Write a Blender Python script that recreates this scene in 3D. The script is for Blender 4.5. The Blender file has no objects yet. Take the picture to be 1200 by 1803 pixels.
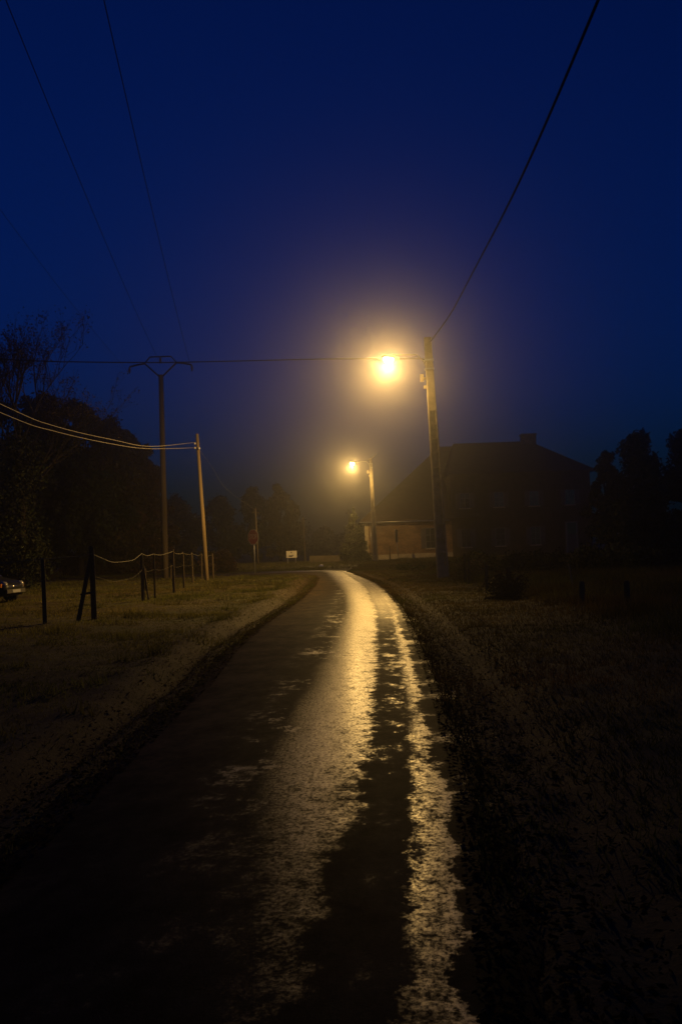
import bpy, bmesh, math, random
import numpy as np
from mathutils import Vector, Matrix

S = bpy.context.scene
C = S.collection
PI = math.pi
R = math.radians
rnd = random.Random(7)
rng = np.random.default_rng(11)

# ------------------------------------------------------------------ camera
cam_d = bpy.data.cameras.new('camera')
cam_d.sensor_fit = 'VERTICAL'
cam_d.sensor_height = 36.0
cam_d.lens = 1600.0 / 1803.0 * 36.0
cam_d.clip_start = 0.05
cam_d.clip_end = 3000
cam = bpy.data.objects.new('camera', cam_d)
C.objects.link(cam)
cam.location = (0, 0, 1.6)
cam.rotation_euler = (Matrix.Rotation(R(90 + 2.2), 3, 'X') @ Matrix.Rotation(R(-2.0), 3, 'Z')).to_euler()
S.camera = cam

# ------------------------------------------------------------------ world: sky well after sunset
world = bpy.data.worlds.new('World')
S.world = world
world.use_nodes = True
wn, wl = world.node_tree.nodes, world.node_tree.links
wn.clear()
sky = wn.new('ShaderNodeTexSky')
sky.sky_type = 'NISHITA'
sky.sun_disc = False
sky.sun_elevation = R(0.0)
sky.sun_rotation = R(160)
sky.altitude = 0
sky.air_density = 1.0
sky.dust_density = 0.2
sky.ozone_density = 7.5
tint = wn.new('ShaderNodeMix'); tint.data_type = 'RGBA'; tint.blend_type = 'MULTIPLY'
tint.inputs['Factor'].default_value = 1.0
tint.inputs['B'].default_value = (0.03, 0.88, 1.0, 1)
bg = wn.new('ShaderNodeBackground')
bg.inputs['Strength'].default_value = 0.13
wo = wn.new('ShaderNodeOutputWorld')
wl.new(sky.outputs[0], tint.inputs['A'])
wl.new(tint.outputs['Result'], bg.inputs['Color'])
wl.new(bg.outputs[0], wo.inputs['Surface'])

# ------------------------------------------------------------------ exposure / render
S.view_settings.view_transform = 'Standard'
S.view_settings.look = 'None'
S.view_settings.exposure = 0.0
S.view_settings.gamma = 1.0
S.view_settings.use_curve_mapping = False
S.render.engine = 'CYCLES'
S.cycles.use_denoising = True
S.cycles.volume_bounces = 0
S.cycles.max_bounces = 5
S.cycles.diffuse_bounces = 2
S.cycles.glossy_bounces = 2
S.cycles.sample_clamp_indirect = 2.0

LAMP_POWER = (9800.0, 8000.0)
LAMP_COLOR = (1.0, 0.59, 0.16)
DISTRIBUTION = [(0, .45), (40, .9), (56, 1.3), (64, 1.2), (70, .70), (76, .58), (82, .44), (87, .32), (90, .22), (94, .11), (100, .06), (120, .02), (180, .01)]
HAZE_DENSITY = 0.0024

# ------------------------------------------------------------------ helpers
def mat(name, base=(0.5, 0.5, 0.5), rough=0.8, spec=0.3, metal=0.0, var=0.35, scale=3.0, bump=0.0, bscale=20.0, stretch=(1, 1, 1), second=None):
    m = bpy.data.materials.new(name); m.use_nodes = True
    n, l = m.node_tree.nodes, m.node_tree.links
    p = n['Principled BSDF']
    p.inputs['Roughness'].default_value = rough
    p.inputs['Specular IOR Level'].default_value = spec
    p.inputs['Metallic'].default_value = metal
    tc = n.new('ShaderNodeTexCoord'); mp = n.new('ShaderNodeMapping')
    mp.inputs['Scale'].default_value = stretch
    l.new(tc.outputs['Object'], mp.inputs['Vector'])
    nz = n.new('ShaderNodeTexNoise'); nz.inputs['Scale'].default_value = scale; nz.inputs['Detail'].default_value = 6
    l.new(mp.outputs[0], nz.inputs['Vector'])
    rp = n.new('ShaderNodeValToRGB')
    b2 = second or tuple(c * (1 + var) for c in base)
    rp.color_ramp.elements[0].position = 0.3; rp.color_ramp.elements[1].position = 0.7
    rp.color_ramp.elements[0].color = (*[c * (1 - var) for c in base], 1)
    rp.color_ramp.elements[1].color = (*b2, 1)
    l.new(nz.outputs['Fac'], rp.inputs['Fac']); l.new(rp.outputs['Color'], p.inputs['Base Color'])
    if bump > 0:
        n2 = n.new('ShaderNodeTexNoise'); n2.inputs['Scale'].default_value = bscale; n2.inputs['Detail'].default_value = 5
        l.new(mp.outputs[0], n2.inputs['Vector'])
        bp = n.new('ShaderNodeBump'); bp.inputs['Strength'].default_value = bump; bp.inputs['Distance'].default_value = 0.03
        l.new(n2.outputs['Fac'], bp.inputs['Height']); l.new(bp.outputs[0], p.inputs['Normal'])
    return m

def emit_mat(name, color, strength):
    m = bpy.data.materials.new(name); m.use_nodes = True
    n, l = m.node_tree.nodes, m.node_tree.links
    p = n['Principled BSDF']
    p.inputs['Base Color'].default_value = (*color, 1)
    p.inputs['Emission Color'].default_value = (*color, 1)
    p.inputs['Emission Strength'].default_value = strength
    return m

class MB:
    def __init__(self): self.v = []; self.f = []
    def add(self, vs, fs):
        o = len(self.v); self.v += [tuple(x) for x in vs]; self.f += [tuple(i + o for i in q) for q in fs]; return self
    def box(self, x0, x1, y0, y1, z0, z1):
        return self.add([(x0, y0, z0), (x1, y0, z0), (x1, y1, z0), (x0, y1, z0), (x0, y0, z1), (x1, y0, z1), (x1, y1, z1), (x0, y1, z1)],
                        [(0, 3, 2, 1), (4, 5, 6, 7), (0, 1, 5, 4), (1, 2, 6, 5), (2, 3, 7, 6), (3, 0, 4, 7)])
    def tube(self, pts, rad, n=8, cap=True):
        pts = [Vector(p) for p in pts]
        if not isinstance(rad, (list, tuple)): rad = [rad] * len(pts)
        vs, fs = [], []
        ref = None
        for i, p in enumerate(pts):
            t = (pts[min(i + 1, len(pts) - 1)] - pts[max(i - 1, 0)]).normalized()
            if ref is None:
                ref = Vector((0, 0, 1)) if abs(t.z) < 0.9 else Vector((1, 0, 0))
            a = t.cross(ref).normalized(); b = t.cross(a).normalized(); ref = -b if False else ref
            for k in range(n):
                w = 2 * PI * k / n
                vs.append(p + (a * math.cos(w) + b * math.sin(w)) * rad[i])
        for i in range(len(pts) - 1):
            for k in range(n):
                k2 = (k + 1) % n
                fs.append((i * n + k, i * n + k2, (i + 1) * n + k2, (i + 1) * n + k))
        if cap:
            fs.append(tuple(range(n - 1, -1, -1))); fs.append(tuple((len(pts) - 1) * n + k for k in range(n)))
        return self.add(vs, fs)
    def prism(self, poly, axis, a0, a1):
        """poly: 2-D outline, extruded along axis ('x','y','z')"""
        def P(u, v, a): return {'x': (a, u, v), 'y': (u, a, v), 'z': (u, v, a)}[axis]
        n = len(poly)
        vs = [P(u, v, a0) for u, v in poly] + [P(u, v, a1) for u, v in poly]
        fs = [tuple(range(n)), tuple(range(2 * n - 1, n - 1, -1))] + [(i, i + n, (i + 1) % n + n, (i + 1) % n) for i in range(n)]
        return self.add(vs, fs)
    def mesh(self, name, smooth=False):
        me = bpy.data.meshes.new(name); me.from_pydata(self.v, [], self.f)
        bm = bmesh.new(); bm.from_mesh(me); bmesh.ops.recalc_face_normals(bm, faces=bm.faces); bm.to_mesh(me); bm.free()
        if smooth:
            for p in me.polygons: p.use_smooth = True
        return me
    def build(self, name, m, parent=None, smooth=False):
        return link(name, self.mesh(name, smooth), m, parent)

def link(name, me, m, parent=None):
    o = bpy.data.objects.new(name, me); C.objects.link(o)
    if m is not None:
        if len(me.materials) == 0: me.materials.append(m)
    if parent: o.parent = parent
    return o

def tag(o, label, cat, group=None, kind=None):
    o['label'] = label; o['category'] = cat
    if group: o['group'] = group
    if kind: o['kind'] = kind
    return o

def thing(name, label, cat, loc=(0, 0, 0), rz=0.0, group=None):
    o = bpy.data.objects.new(name, None); C.objects.link(o)
    o.location = loc; o.rotation_euler = (0, 0, rz); o.empty_display_size = 0.3
    return tag(o, label, cat, group)

def np_mesh(name, verts, nside, color=None):
    """verts (F*nside,3): loose polygons of nside corners"""
    n = len(verts); F = n // nside
    me = bpy.data.meshes.new(name)
    me.vertices.add(n); me.vertices.foreach_set('co', np.ascontiguousarray(verts, dtype=np.float32).ravel())
    me.loops.add(n); me.loops.foreach_set('vertex_index', np.arange(n, dtype=np.int32))
    me.polygons.add(F); me.polygons.foreach_set('loop_start', np.arange(0, n, nside, dtype=np.int32))
    me.polygons.foreach_set('loop_total', np.full(F, nside, dtype=np.int32))
    me.update()
    if color is not None:
        at = me.color_attributes.new('tone', 'FLOAT_COLOR', 'POINT')
        at.data.foreach_set('color', np.ascontiguousarray(np.repeat(np.c_[color, np.ones(F)], nside, 0), dtype=np.float32).ravel())
    return me

# ------------------------------------------------------------------ terrain functions
def lerp(y, t): return np.interp(y, [a for a, _ in t], [b for _, b in t])
RIGHT = [(-12, -0.3), (0, 0.2), (3.2, 0.42), (4, 0.5), (5.9, 0.68), (7.6, 0.78), (10.7, 0.95), (17, 1.2), (22, 1.38), (32, 1.45), (38, 1.35), (44, 1.12), (50, 0.85), (56, 0.6), (61, 0.1)]
LEFT = [(-12, -2.3), (3, -2.0), (11, -1.9), (14.5, -2.0), (19.7, -1.92), (27.5, -1.58), (37, -1.42), (47, -1.5), (53, -1.9), (57, -3.0), (59, -4.8), (60.5, -8)]
CROSS_R = [(57.5, 0.6), (58.5, 0.45), (61, 0.0), (63, -0.8), (65, -2.4), (66.5, -5.5)]
def edge_r(y): return lerp(y, RIGHT) + 0.28 * np.clip((58 - y) / 20, 0, 1)
def edge_l(y): return lerp(y, LEFT)
def snoise(x, y, s=1.0, seed=0.0):
    x = x * s + seed; y = y * s - seed * 1.7
    return (np.sin(x * 1.0 + 1.3 * np.sin(y * 0.7)) + np.sin(y * 1.13 + 1.7 * np.sin(x * 0.61 + 2)) + 0.6 * np.sin(x * 2.3 - y * 1.9 + 1) + 0.6 * np.sin(x * 1.7 + y * 2.7 + 4)) / 3.2
def on_road(x, y, pad=0.0):
    a = (y < 60.5) & (x > edge_l(y) - pad) & (x < edge_r(y) + pad)
    b = (y > 58.0 - pad) & (y < 66.5 + pad) & (x < lerp(y, CROSS_R) + pad)
    return a | b
def ground_h(x, y):
    h = 0.05 * snoise(x, y, 0.35) + 0.025 * snoise(x, y, 1.6, 5)
    damp = np.clip((y - 68) / 60, 0, 1); h = h * (1 - damp)
    dl = edge_l(y) - x                       # distance left of the road
    dr = x - edge_r(y)
    near = (y < 60)
    fl = np.clip(dl / 1.4, 0, 1); fr = np.clip(dr / 1.4, 0, 1)
    out = np.where(dl > 0, h * fl, np.where(dr > 0, h * fr, 0))
    rutw = 1 + 0.35 * np.sin(y * 0.9) * np.sin(y * 0.37)
    fade = np.clip((58 - y) / 12, 0, 1)
    rl = -0.15 * np.exp(-((dl - 0.36) / 0.17) ** 2) * rutw + 0.06 * np.exp(-((dl - 0.85) / 0.25) ** 2)
    rr = -0.08 * np.exp(-((dr - 0.42) / 0.2) ** 2) * rutw + 0.06 * np.exp(-((dr - 0.95) / 0.3) ** 2)
    fine = 0.028 * snoise(x, y, 4.3, 11) + 0.02 * snoise(x, y, 9.1, 21)
    out = out + fine * np.clip((np.maximum(dl, dr) - 0.02) / 0.2, 0, 1)
    out = out + np.where(dl > 0, rl * fade, 0) + np.where(dr > 0, rr * fade, 0)
    h = np.where(near, out, h * np.clip((y - 60) / 10, 0, 1))
    h = np.where(on_road(x, y, -0.06), -0.06, h)
    return h
def gh(x, y): return float(ground_h(np.array([x]), np.array([y]))[0])

# ------------------------------------------------------------------ materials
def tone_mat(name, mul=1.0, rough=0.75, spec=0.2):
    m = bpy.data.materials.new(name); m.use_nodes = True
    n, l = m.node_tree.nodes, m.node_tree.links; p = n['Principled BSDF']
    at = n.new('ShaderNodeVertexColor'); at.layer_name = 'tone'
    l.new(at.outputs['Color'], p.inputs['Base Color'])
    p.inputs['Roughness'].default_value = rough; p.inputs['Specular IOR Level'].default_value = spec
    return m
def blade_mat():
    m = bpy.data.materials.new('grass_blades'); m.use_nodes = True
    n, l = m.node_tree.nodes, m.node_tree.links; n.clear()
    at = n.new('ShaderNodeVertexColor'); at.layer_name = 'tone'
    d = n.new('ShaderNodeBsdfDiffuse'); t = n.new('ShaderNodeBsdfTranslucent'); mx = n.new('ShaderNodeMixShader'); mx.inputs[0].default_value = 0.5
    o = n.new('ShaderNodeOutputMaterial')
    l.new(at.outputs['Color'], d.inputs['Color']); l.new(at.outputs['Color'], t.inputs['Color'])
    l.new(d.outputs[0], mx.inputs[1]); l.new(t.outputs[0], mx.inputs[2]); l.new(mx.outputs[0], o.inputs['Surface'])
    return m
M = {}
M['leaf'] = tone_mat('leaf_foliage', rough=0.7, spec=0.1)
M['blade'] = blade_mat()
M['bark'] = mat('bark', (0.022, 0.017, 0.012), 0.9, 0.2, bump=0.6, bscale=25, stretch=(1, 1, 0.25))
M['wood'] = mat('weathered_post_wood', (0.055, 0.04, 0.022), 0.9, 0.2, bump=0.5, bscale=40, stretch=(1, 1, 0.15))
M['polewood'] = mat('tarred_pole_wood', (0.22, 0.16, 0.08), 0.8, 0.25, bump=0.4, bscale=40, stretch=(1, 1, 0.1))
M['darkwood'] = mat('dark_pole_wood', (0.07, 0.052, 0.033), 0.9, 0.2, bump=0.4, bscale=40, stretch=(1, 1, 0.1))
M['concrete'] = mat('pole_concrete', (0.20, 0.17, 0.115), 0.9, 0.2, var=0.25, scale=4, bump=0.3, bscale=60)
M['steel'] = mat('galvanised_steel', (0.35, 0.34, 0.32), 0.45, 0.5, metal=0.8, var=0.15)
M['cable'] = mat('black_cable', (0.012, 0.012, 0.013), 0.9, 0.05, var=0.1)
M['barecable'] = mat('pale_telephone_cable', (0.30, 0.26, 0.2), 0.5, 0.5, var=0.1)
M['wire'] = mat('fence_tape', (0.11, 0.095, 0.06), 0.7, 0.3, var=0.4, scale=9)
M['glassw'] = mat('ceramic_insulator', (0.7, 0.66, 0.6), 0.15, 0.6, var=0.05)
M['roof'] = mat('roof_tiles', (0.04, 0.025, 0.016), 0.9, 0.1, var=0.3, scale=1.2, bump=0.5, bscale=8, stretch=(1, 1, 4))
M['frame'] = mat('painted_window_frame', (0.11, 0.10, 0.09), 0.6, 0.3, var=0.1)
M['shutter'] = mat('painted_shutter', (0.05, 0.042, 0.038), 0.6, 0.4, var=0.2)
M['glass'] = mat('window_glass', (0.015, 0.017, 0.02), 0.06, 0.8, var=0.1)
M['carpaint'] = mat('car_paint', (0.01, 0.01, 0.01), 0.3, 0.06, var=0.2)
M['rubber'] = mat('tyre_rubber', (0.02, 0.02, 0.02), 0.8, 0.2, var=0.1)
M['chrome'] = mat('chrome_trim', (0.75, 0.73, 0.7), 0.12, 0.5, metal=1.0, var=0.02)
M['lampglass'] = mat('headlight_glass', (0.2, 0.19, 0.16), 0.1, 0.8, var=0.1)
M['amber'] = mat('amber_indicator', (0.6, 0.2, 0.02), 0.2, 0.6, var=0.1)
M['plate'] = mat('plate_white', (0.3, 0.3, 0.29), 0.4, 0.4, var=0.05)
M['red'] = mat('sign_red', (0.13, 0.012, 0.010), 0.45, 0.4, var=0.25, scale=5)
M['white'] = mat('sign_white', (0.26, 0.23, 0.19), 0.45, 0.4, var=0.15, scale=4)
M['dark'] = mat('dark_print', (0.05, 0.045, 0.04), 0.6, 0.3, var=0.1)
M['palestone'] = mat('pale_render_wall', (0.30, 0.25, 0.16), 0.85, 0.2, var=0.25, scale=2, bump=0.3)
M['whitestone'] = mat('white_stone', (0.8, 0.8, 0.8), 0.5, 0.4, var=0.1)

def brick_mat():
    m = mat('old_brick', (0.25, 0.15, 0.08), 0.9, 0.2)
    n, l = m.node_tree.nodes, m.node_tree.links; p = n['Principled BSDF']
    tc = n.new('ShaderNodeTexCoord'); mp = n.new('ShaderNodeMapping'); mp.inputs['Rotation'].default_value = (R(90), 0, 0)
    bk = n.new('ShaderNodeTexBrick'); bk.inputs['Scale'].default_value = 1.0
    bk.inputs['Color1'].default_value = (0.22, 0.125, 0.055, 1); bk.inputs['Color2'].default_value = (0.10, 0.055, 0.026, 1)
    bk.inputs['Mortar'].default_value = (0.19, 0.15, 0.09, 1); bk.inputs['Mortar Size'].default_value = 0.016
    bk.inputs['Brick Width'].default_value = 0.30; bk.inputs['Row Height'].default_value = 0.11
    nz = n.new('ShaderNodeTexNoise'); nz.inputs['Scale'].default_value = 0.8; nz.inputs['Detail'].default_value = 7; nz.inputs['Roughness'].default_value = 0.7
    rp = n.new('ShaderNodeValToRGB'); rp.color_ramp.elements[0].position = 0.35; rp.color_ramp.elements[1].position = 0.65
    rp.color_ramp.elements[0].color = (0.55, 0.5, 0.45, 1); rp.color_ramp.elements[1].color = (1.25, 1.2, 1.1, 1)
    mx = n.new('ShaderNodeMix'); mx.data_type = 'RGBA'; mx.blend_type = 'MULTIPLY'; mx.inputs['Factor'].default_value = 1
    l.new(tc.outputs['Object'], mp.inputs['Vector']); l.new(mp.outputs[0], bk.inputs['Vector'])
    l.new(tc.outputs['Object'], nz.inputs['Vector']); l.new(nz.outputs['Fac'], rp.inputs['Fac'])
    l.new(bk.outputs['Color'], mx.inputs['A']); l.new(rp.outputs['Color'], mx.inputs['B']); l.new(mx.outputs['Result'], p.inputs['Base Color'])
    bp = n.new('ShaderNodeBump'); bp.inputs['Strength'].default_value = 0.5; bp.inputs['Distance'].default_value = 0.02; bp.invert = True
    l.new(bk.outputs['Fac'], bp.inputs['Height']); l.new(bp.outputs[0], p.inputs['Normal'])
    return m
M['brick'] = brick_mat()

def ground_mat():
    m = bpy.data.materials.new('pasture_soil_and_turf'); m.use_nodes = True
    n, l = m.node_tree.nodes, m.node_tree.links; p = n['Principled BSDF']
    tc = n.new('ShaderNodeTexCoord')
    a = n.new('ShaderNodeTexNoise'); a.inputs['Scale'].default_value = 0.45; a.inputs['Detail'].default_value = 8; a.inputs['Roughness'].default_value = 0.65
    b = n.new('ShaderNodeTexNoise'); b.inputs['Scale'].default_value = 14.0; b.inputs['Detail'].default_value = 9; b.inputs['Roughness'].default_value = 0.7
    for q in (a, b): l.new(tc.outputs['Object'], q.inputs['Vector'])
    r1 = n.new('ShaderNodeValToRGB')
    e = r1.color_ramp.elements; e[0].position = 0.36; e[0].color = (0.042, 0.029, 0.012, 1); e[1].position = 0.62; e[1].color = (0.045, 0.05, 0.012, 1)
    x = e.new(0.5); x.color = (0.066, 0.053, 0.017, 1)
    l.new(a.outputs['Fac'], r1.inputs['Fac'])
    r2 = n.new('ShaderNodeValToRGB'); r2.color_ramp.elements[0].position = 0.3; r2.color_ramp.elements[1].position = 0.7
    r2.color_ramp.elements[0].color = (0.35, 0.33, 0.3, 1); r2.color_ramp.elements[1].color = (1.3, 1.25, 1.1, 1)
    l.new(b.outputs['Fac'], r2.inputs['Fac'])
    mx = n.new('ShaderNodeMix'); mx.data_type = 'RGBA'; mx.blend_type = 'MULTIPLY'; mx.inputs['Factor'].default_value = 1
    l.new(r1.outputs['Color'], mx.inputs['A']); l.new(r2.outputs['Color'], mx.inputs['B'])
    mud = n.new('ShaderNodeAttribute'); mud.attribute_name = 'mud'
    mm = n.new('ShaderNodeMix'); mm.data_type = 'RGBA'
    mm.inputs['B'].default_value = (0.06, 0.041, 0.018, 1)
    mp2 = n.new('ShaderNodeMath'); mp2.operation = 'MULTIPLY'
    l.new(mud.outputs['Fac'], mp2.inputs[0]); l.new(r2.outputs['Color'], mp2.inputs[1])
    l.new(mp2.outputs[0], mm.inputs['Factor']); l.new(mx.outputs['Result'], mm.inputs['A'])
    l.new(mm.outputs['Result'], p.inputs['Base Color'])
    p.inputs['Roughness'].default_value = 0.85; p.inputs['Specular IOR Level'].default_value = 0.12
    bp = n.new('ShaderNodeBump'); bp.inputs['Strength'].default_value = 0.7; bp.inputs['Distance'].default_value = 0.025
    l.new(b.outputs['Fac'], bp.inputs['Height']); l.new(bp.outputs[0], p.inputs['Normal'])
    return m
M['ground'] = ground_mat()

def road_mat():
    """Old chip-sealed lane, wet in the wheel tracks. UV: x = metres from the right edge, y = metres along."""
    m = bpy.data.materials.new('wet_chipseal_asphalt'); m.use_nodes = True
    n, l = m.node_tree.nodes, m.node_tree.links; p = n['Principled BSDF']
    uv = n.new('ShaderNodeUVMap'); uv.uv_map = 'lane'
    sx = n.new('ShaderNodeSeparateXYZ'); l.new(uv.outputs[0], sx.inputs[0])
    def math_(op, a, b=None, c=None):
        q = n.new('ShaderNodeMath'); q.operation = op
        for i, v in enumerate((a, b, c)):
            if v is None: continue
            if isinstance(v, (int, float)): q.inputs[i].default_value = v
            else: l.new(v, q.inputs[i])
        return q.outputs[0]
    def sstep(v, lo, hi, o0=0.0, o1=1.0):
        q = n.new('ShaderNodeMapRange'); q.interpolation_type = 'SMOOTHSTEP'
        l.new(v, q.inputs['Value']); q.inputs['From Min'].default_value = lo; q.inputs['From Max'].default_value = hi
        q.inputs['To Min'].default_value = o0; q.inputs['To Max'].default_value = o1
        return q.outputs['Result']
    def noise(scale, sxv, syv, detail=5, rough=0.6):
        mp = n.new('ShaderNodeMapping'); mp.inputs['Scale'].default_value = (sxv, syv, 1); l.new(uv.outputs[0], mp.inputs['Vector'])
        q = n.new('ShaderNodeTexNoise'); q.inputs['Scale'].default_value = scale; q.inputs['Detail'].default_value = detail; q.inputs['Roughness'].default_value = rough
        l.new(mp.outputs[0], q.inputs['Vector']); return q.outputs['Fac']
    big = noise(0.8, 1.4, 0.8, 6, 0.65)
    mid = noise(2.2, 1.2, 0.75, 7, 0.70)
    fleck = noise(10.0, 1.0, 0.8, 6, 0.70)
    v = sx.outputs['Y']
    # wobbly lateral coordinate so the tracks do not have ruled edges
    u = math_('ADD', sx.outputs['X'], math_('MULTIPLY', math_('SUBTRACT', big, 0.5), 0.30))
    u = math_('ADD', u, math_('MULTIPLY', math_('SUBTRACT', mid, 0.5), 0.50))
    u = math_('ADD', u, math_('MULTIPLY', math_('SUBTRACT', fleck, 0.5), 0.30))
    far = sstep(v, 12.0, 26.0)                                                     # the gap closes further on
    t1 = math_('MULTIPLY', sstep(math_('SUBTRACT', u, sstep(v, 3.5, 9.0, 0.0, 0.10)), 0.02, 0.09), sstep(u, 0.22, 0.31, 1, 0))       # right wheel track
    t1 = math_('MULTIPLY', t1, sstep(math_('ADD', math_('MULTIPLY', big, 0.6), math_('MULTIPLY', fleck, 0.4)), 0.38, 0.56, 0.22, 1.0))
    outer = math_('ADD', sstep(v, 3.0, 7.0, 0.98, 1.30), sstep(v, 24.0, 40.0, 0.0, 0.30))
    t2 = math_('MULTIPLY', sstep(u, 0.52, 0.70), sstep(math_('SUBTRACT', u, outer), -0.40, 0.20, 1, 0))   # left wheel track
    t2 = math_('MULTIPLY', t2, sstep(math_('ADD', math_('MULTIPLY', v, 0.085), math_('ADD', math_('MULTIPLY', mid, 0.5), math_('MULTIPLY', fleck, 0.5))), 0.62, 1.2, 0.05, 1.0))
    gap = math_('MULTIPLY', math_('MULTIPLY', sstep(u, 0.0, 0.06), sstep(u, 0.5, 0.75, 1, 0)), far)
    blot = math_('ADD', math_('MULTIPLY', big, 0.35), math_('ADD', math_('MULTIPLY', mid, 0.40), math_('MULTIPLY', fleck, 0.25)))
    patch = math_('MULTIPLY', sstep(blot, 0.49, 0.60), math_('MULTIPLY', sstep(u, 1.5, 2.05, 0.85, 0.04), sstep(v, 4.5, 8.0, 0.25, 1.0)))
    w = math_('MAXIMUM', math_('MAXIMUM', t1, t2), math_('MAXIMUM', math_('MULTIPLY', gap, 0.6), patch))
    grit = noise(42.0, 1.0, 0.8, 6, 0.8)
    w = math_('MULTIPLY', w, sstep(fleck, 0.30, 0.55, 0.55, 1.0))
    w = math_('MULTIPLY', w, sstep(blot, 0.36, 0.54, 0.70, 1.0))
    w = math_('MULTIPLY', w, sstep(grit, 0.36, 0.64, 0.12, 1.0))
    l.new(sstep(w, 0.0, 1.0, 0.58, 0.34), p.inputs['Roughness'])
    l.new(math_('MULTIPLY', sstep(w, 0.15, 0.9, 0.0, 1.0), sstep(v, 7.0, 24.0, 1.0, 0.22)), p.inputs['Coat Weight']); l.new(sstep(v, 5.0, 20.0, 0.22, 0.32), p.inputs['Coat Roughness']); p.inputs['Coat IOR'].default_value = 1.6; p.inputs['IOR'].default_value = 1.65; p.inputs['Specular Tint'].default_value = (1.0, 0.86, 0.52, 1)  # specular tint paints the lamps' golden colour into the lane's reflections
    l.new(math_('ADD', sstep(w, 0.06, 0.75, 0.0, 1.0), math_('MULTIPLY', mid, 0.01)), p.inputs['Specular IOR Level'])
    col = n.new('ShaderNodeMix'); col.data_type = 'RGBA'
    col.inputs['A'].default_value = (0.030, 0.023, 0.013, 1); col.inputs['B'].default_value = (0.028, 0.024, 0.018, 1)
    l.new(w, col.inputs['Factor'])
    silt = n.new('ShaderNodeMix'); silt.data_type = 'RGBA'          # mud carried onto the left side of the lane
    silt.inputs['A'].default_value = (0.030, 0.023, 0.013, 1); silt.inputs['B'].default_value = (0.068, 0.046, 0.019, 1)
    l.new(math_('MULTIPLY', sstep(u, 1.7, 2.6), sstep(blot, 0.40, 0.56, 0.25, 1.0)), silt.inputs['Factor']); l.new(silt.outputs['Result'], col.inputs['A'])
    cv = n.new('ShaderNodeMix'); cv.data_type = 'RGBA'; cv.blend_type = 'MULTIPLY'; cv.inputs['Factor'].default_value = 1
    cg = n.new('ShaderNodeCombineColor')
    for k_ in range(3): l.new(sstep(blot, 0.38, 0.62, 0.45, 1.5), cg.inputs[k_])
    l.new(col.outputs['Result'], cv.inputs['A']); l.new(cg.outputs[0], cv.inputs['B']); l.new(cv.outputs['Result'], p.inputs['Base Color'])
    chip = noise(75.0, 1, 1, 8, 0.75)
    bp = n.new('ShaderNodeBump'); bp.inputs['Strength'].default_value = 0.40; bp.inputs['Distance'].default_value = 0.010
    l.new(math_('ADD', chip, math_('MULTIPLY', fleck, 0.8)), bp.inputs['Height']); l.new(bp.outputs[0], p.inputs['Normal'])
    return m
M['road'] = road_mat()

# ------------------------------------------------------------------ ground sheet
def spread(fine0, fine1, step, lim, g=1.18):
    a = list(np.arange(fine0, fine1 + 1e-6, step)); s = step
    while a[-1] < lim: s *= g; a.append(a[-1] + s)
    s = step; b = []
    x = fine0
    while x > -lim: s *= g; x -= s; b.append(x)
    return np.array(b[::-1] + a)
xs = spread(-4.5, 3.5, 0.11, 330)
ys = np.array(list(np.arange(-14, 2, 1.0)) + list(np.arange(2, 70, 0.22)) + [70 + 1.0 * 1.16 ** k * k for k in range(1, 27)])
ys = np.concatenate([[-330, -160, -80, -40, -22], ys[ys < 330], [330]])
X, Y = np.meshgrid(xs, ys)
Hh = ground_h(X, Y)
nv, nx = X.shape
verts = np.c_[X.ravel(), Y.ravel(), Hh.ravel()]
idx = np.arange(nv * nx).reshape(nv, nx)
faces = np.stack([idx[:-1, :-1], idx[:-1, 1:], idx[1:, 1:], idx[1:, :-1]], -1).reshape(-1, 4)
me = bpy.data.meshes.new('ground'); me.from_pydata(verts.tolist(), [], faces.tolist())
for p_ in me.polygons: p_.use_smooth = True
mud = me.attributes.new('mud', 'FLOAT', 'POINT')
fx, fy = verts[:, 0], verts[:, 1]
dl, dr = edge_l(fy) - fx, fx - edge_r(fy)
mv = np.where(fy < 58, np.clip(1 - np.abs(dl - 0.45) / 0.75, 0, 1) * (dl > -0.2) + np.clip(1 - np.abs(dr - 0.35) / 0.7, 0, 1) * (dr > -0.2), 0)
mud.data.foreach_set('value', np.clip(mv * 1.4, 0, 1).astype(np.float32))
g = link('ground', me, M['ground']); tag(g, 'dark pasture ground with muddy ruts either side of the lane', 'ground', kind='structure')

# ------------------------------------------------------------------ road
def road_strip():
    yy = np.concatenate([np.arange(-12, 2, 1.0), np.arange(2, 60.6, 0.35)])
    nu = 15
    vs, uvs = [], []
    for y in yy:
        a, b = float(edge_l(y)), float(edge_r(y))
        for k in range(nu):
            t = k / (nu - 1); x = a + (b - a) * t
            jag = rnd.gauss(0, 0.03) + 0.07 * math.sin(y * 1.3 + 2 * math.sin(y * .7)) if k in (0, nu - 1) else 0
            vs.append((x + jag, y, 0.012 + 0.035 * (1 - (2 * t - 1) ** 2) - (0.03 if k in (0, nu - 1) else 0)))
            uvs.append((float(lerp(y, RIGHT)) - x, y))
    fs = [(j * nu + k, j * nu + k + 1, (j + 1) * nu + k + 1, (j + 1) * nu + k) for j in range(len(yy) - 1) for k in range(nu - 1)]
    me = bpy.data.meshes.new('lane'); me.from_pydata(vs, [], fs)
    u = me.uv_layers.new(name='lane')
    for lp in me.loops: u.data[lp.index].uv = uvs[lp.vertex_index]
    for p_ in me.polygons: p_.use_smooth = True
    return me
o = link('lane', road_strip(), M['road']); tag(o, 'narrow wet country lane with shining wheel tracks', 'road', kind='structure')
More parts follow.
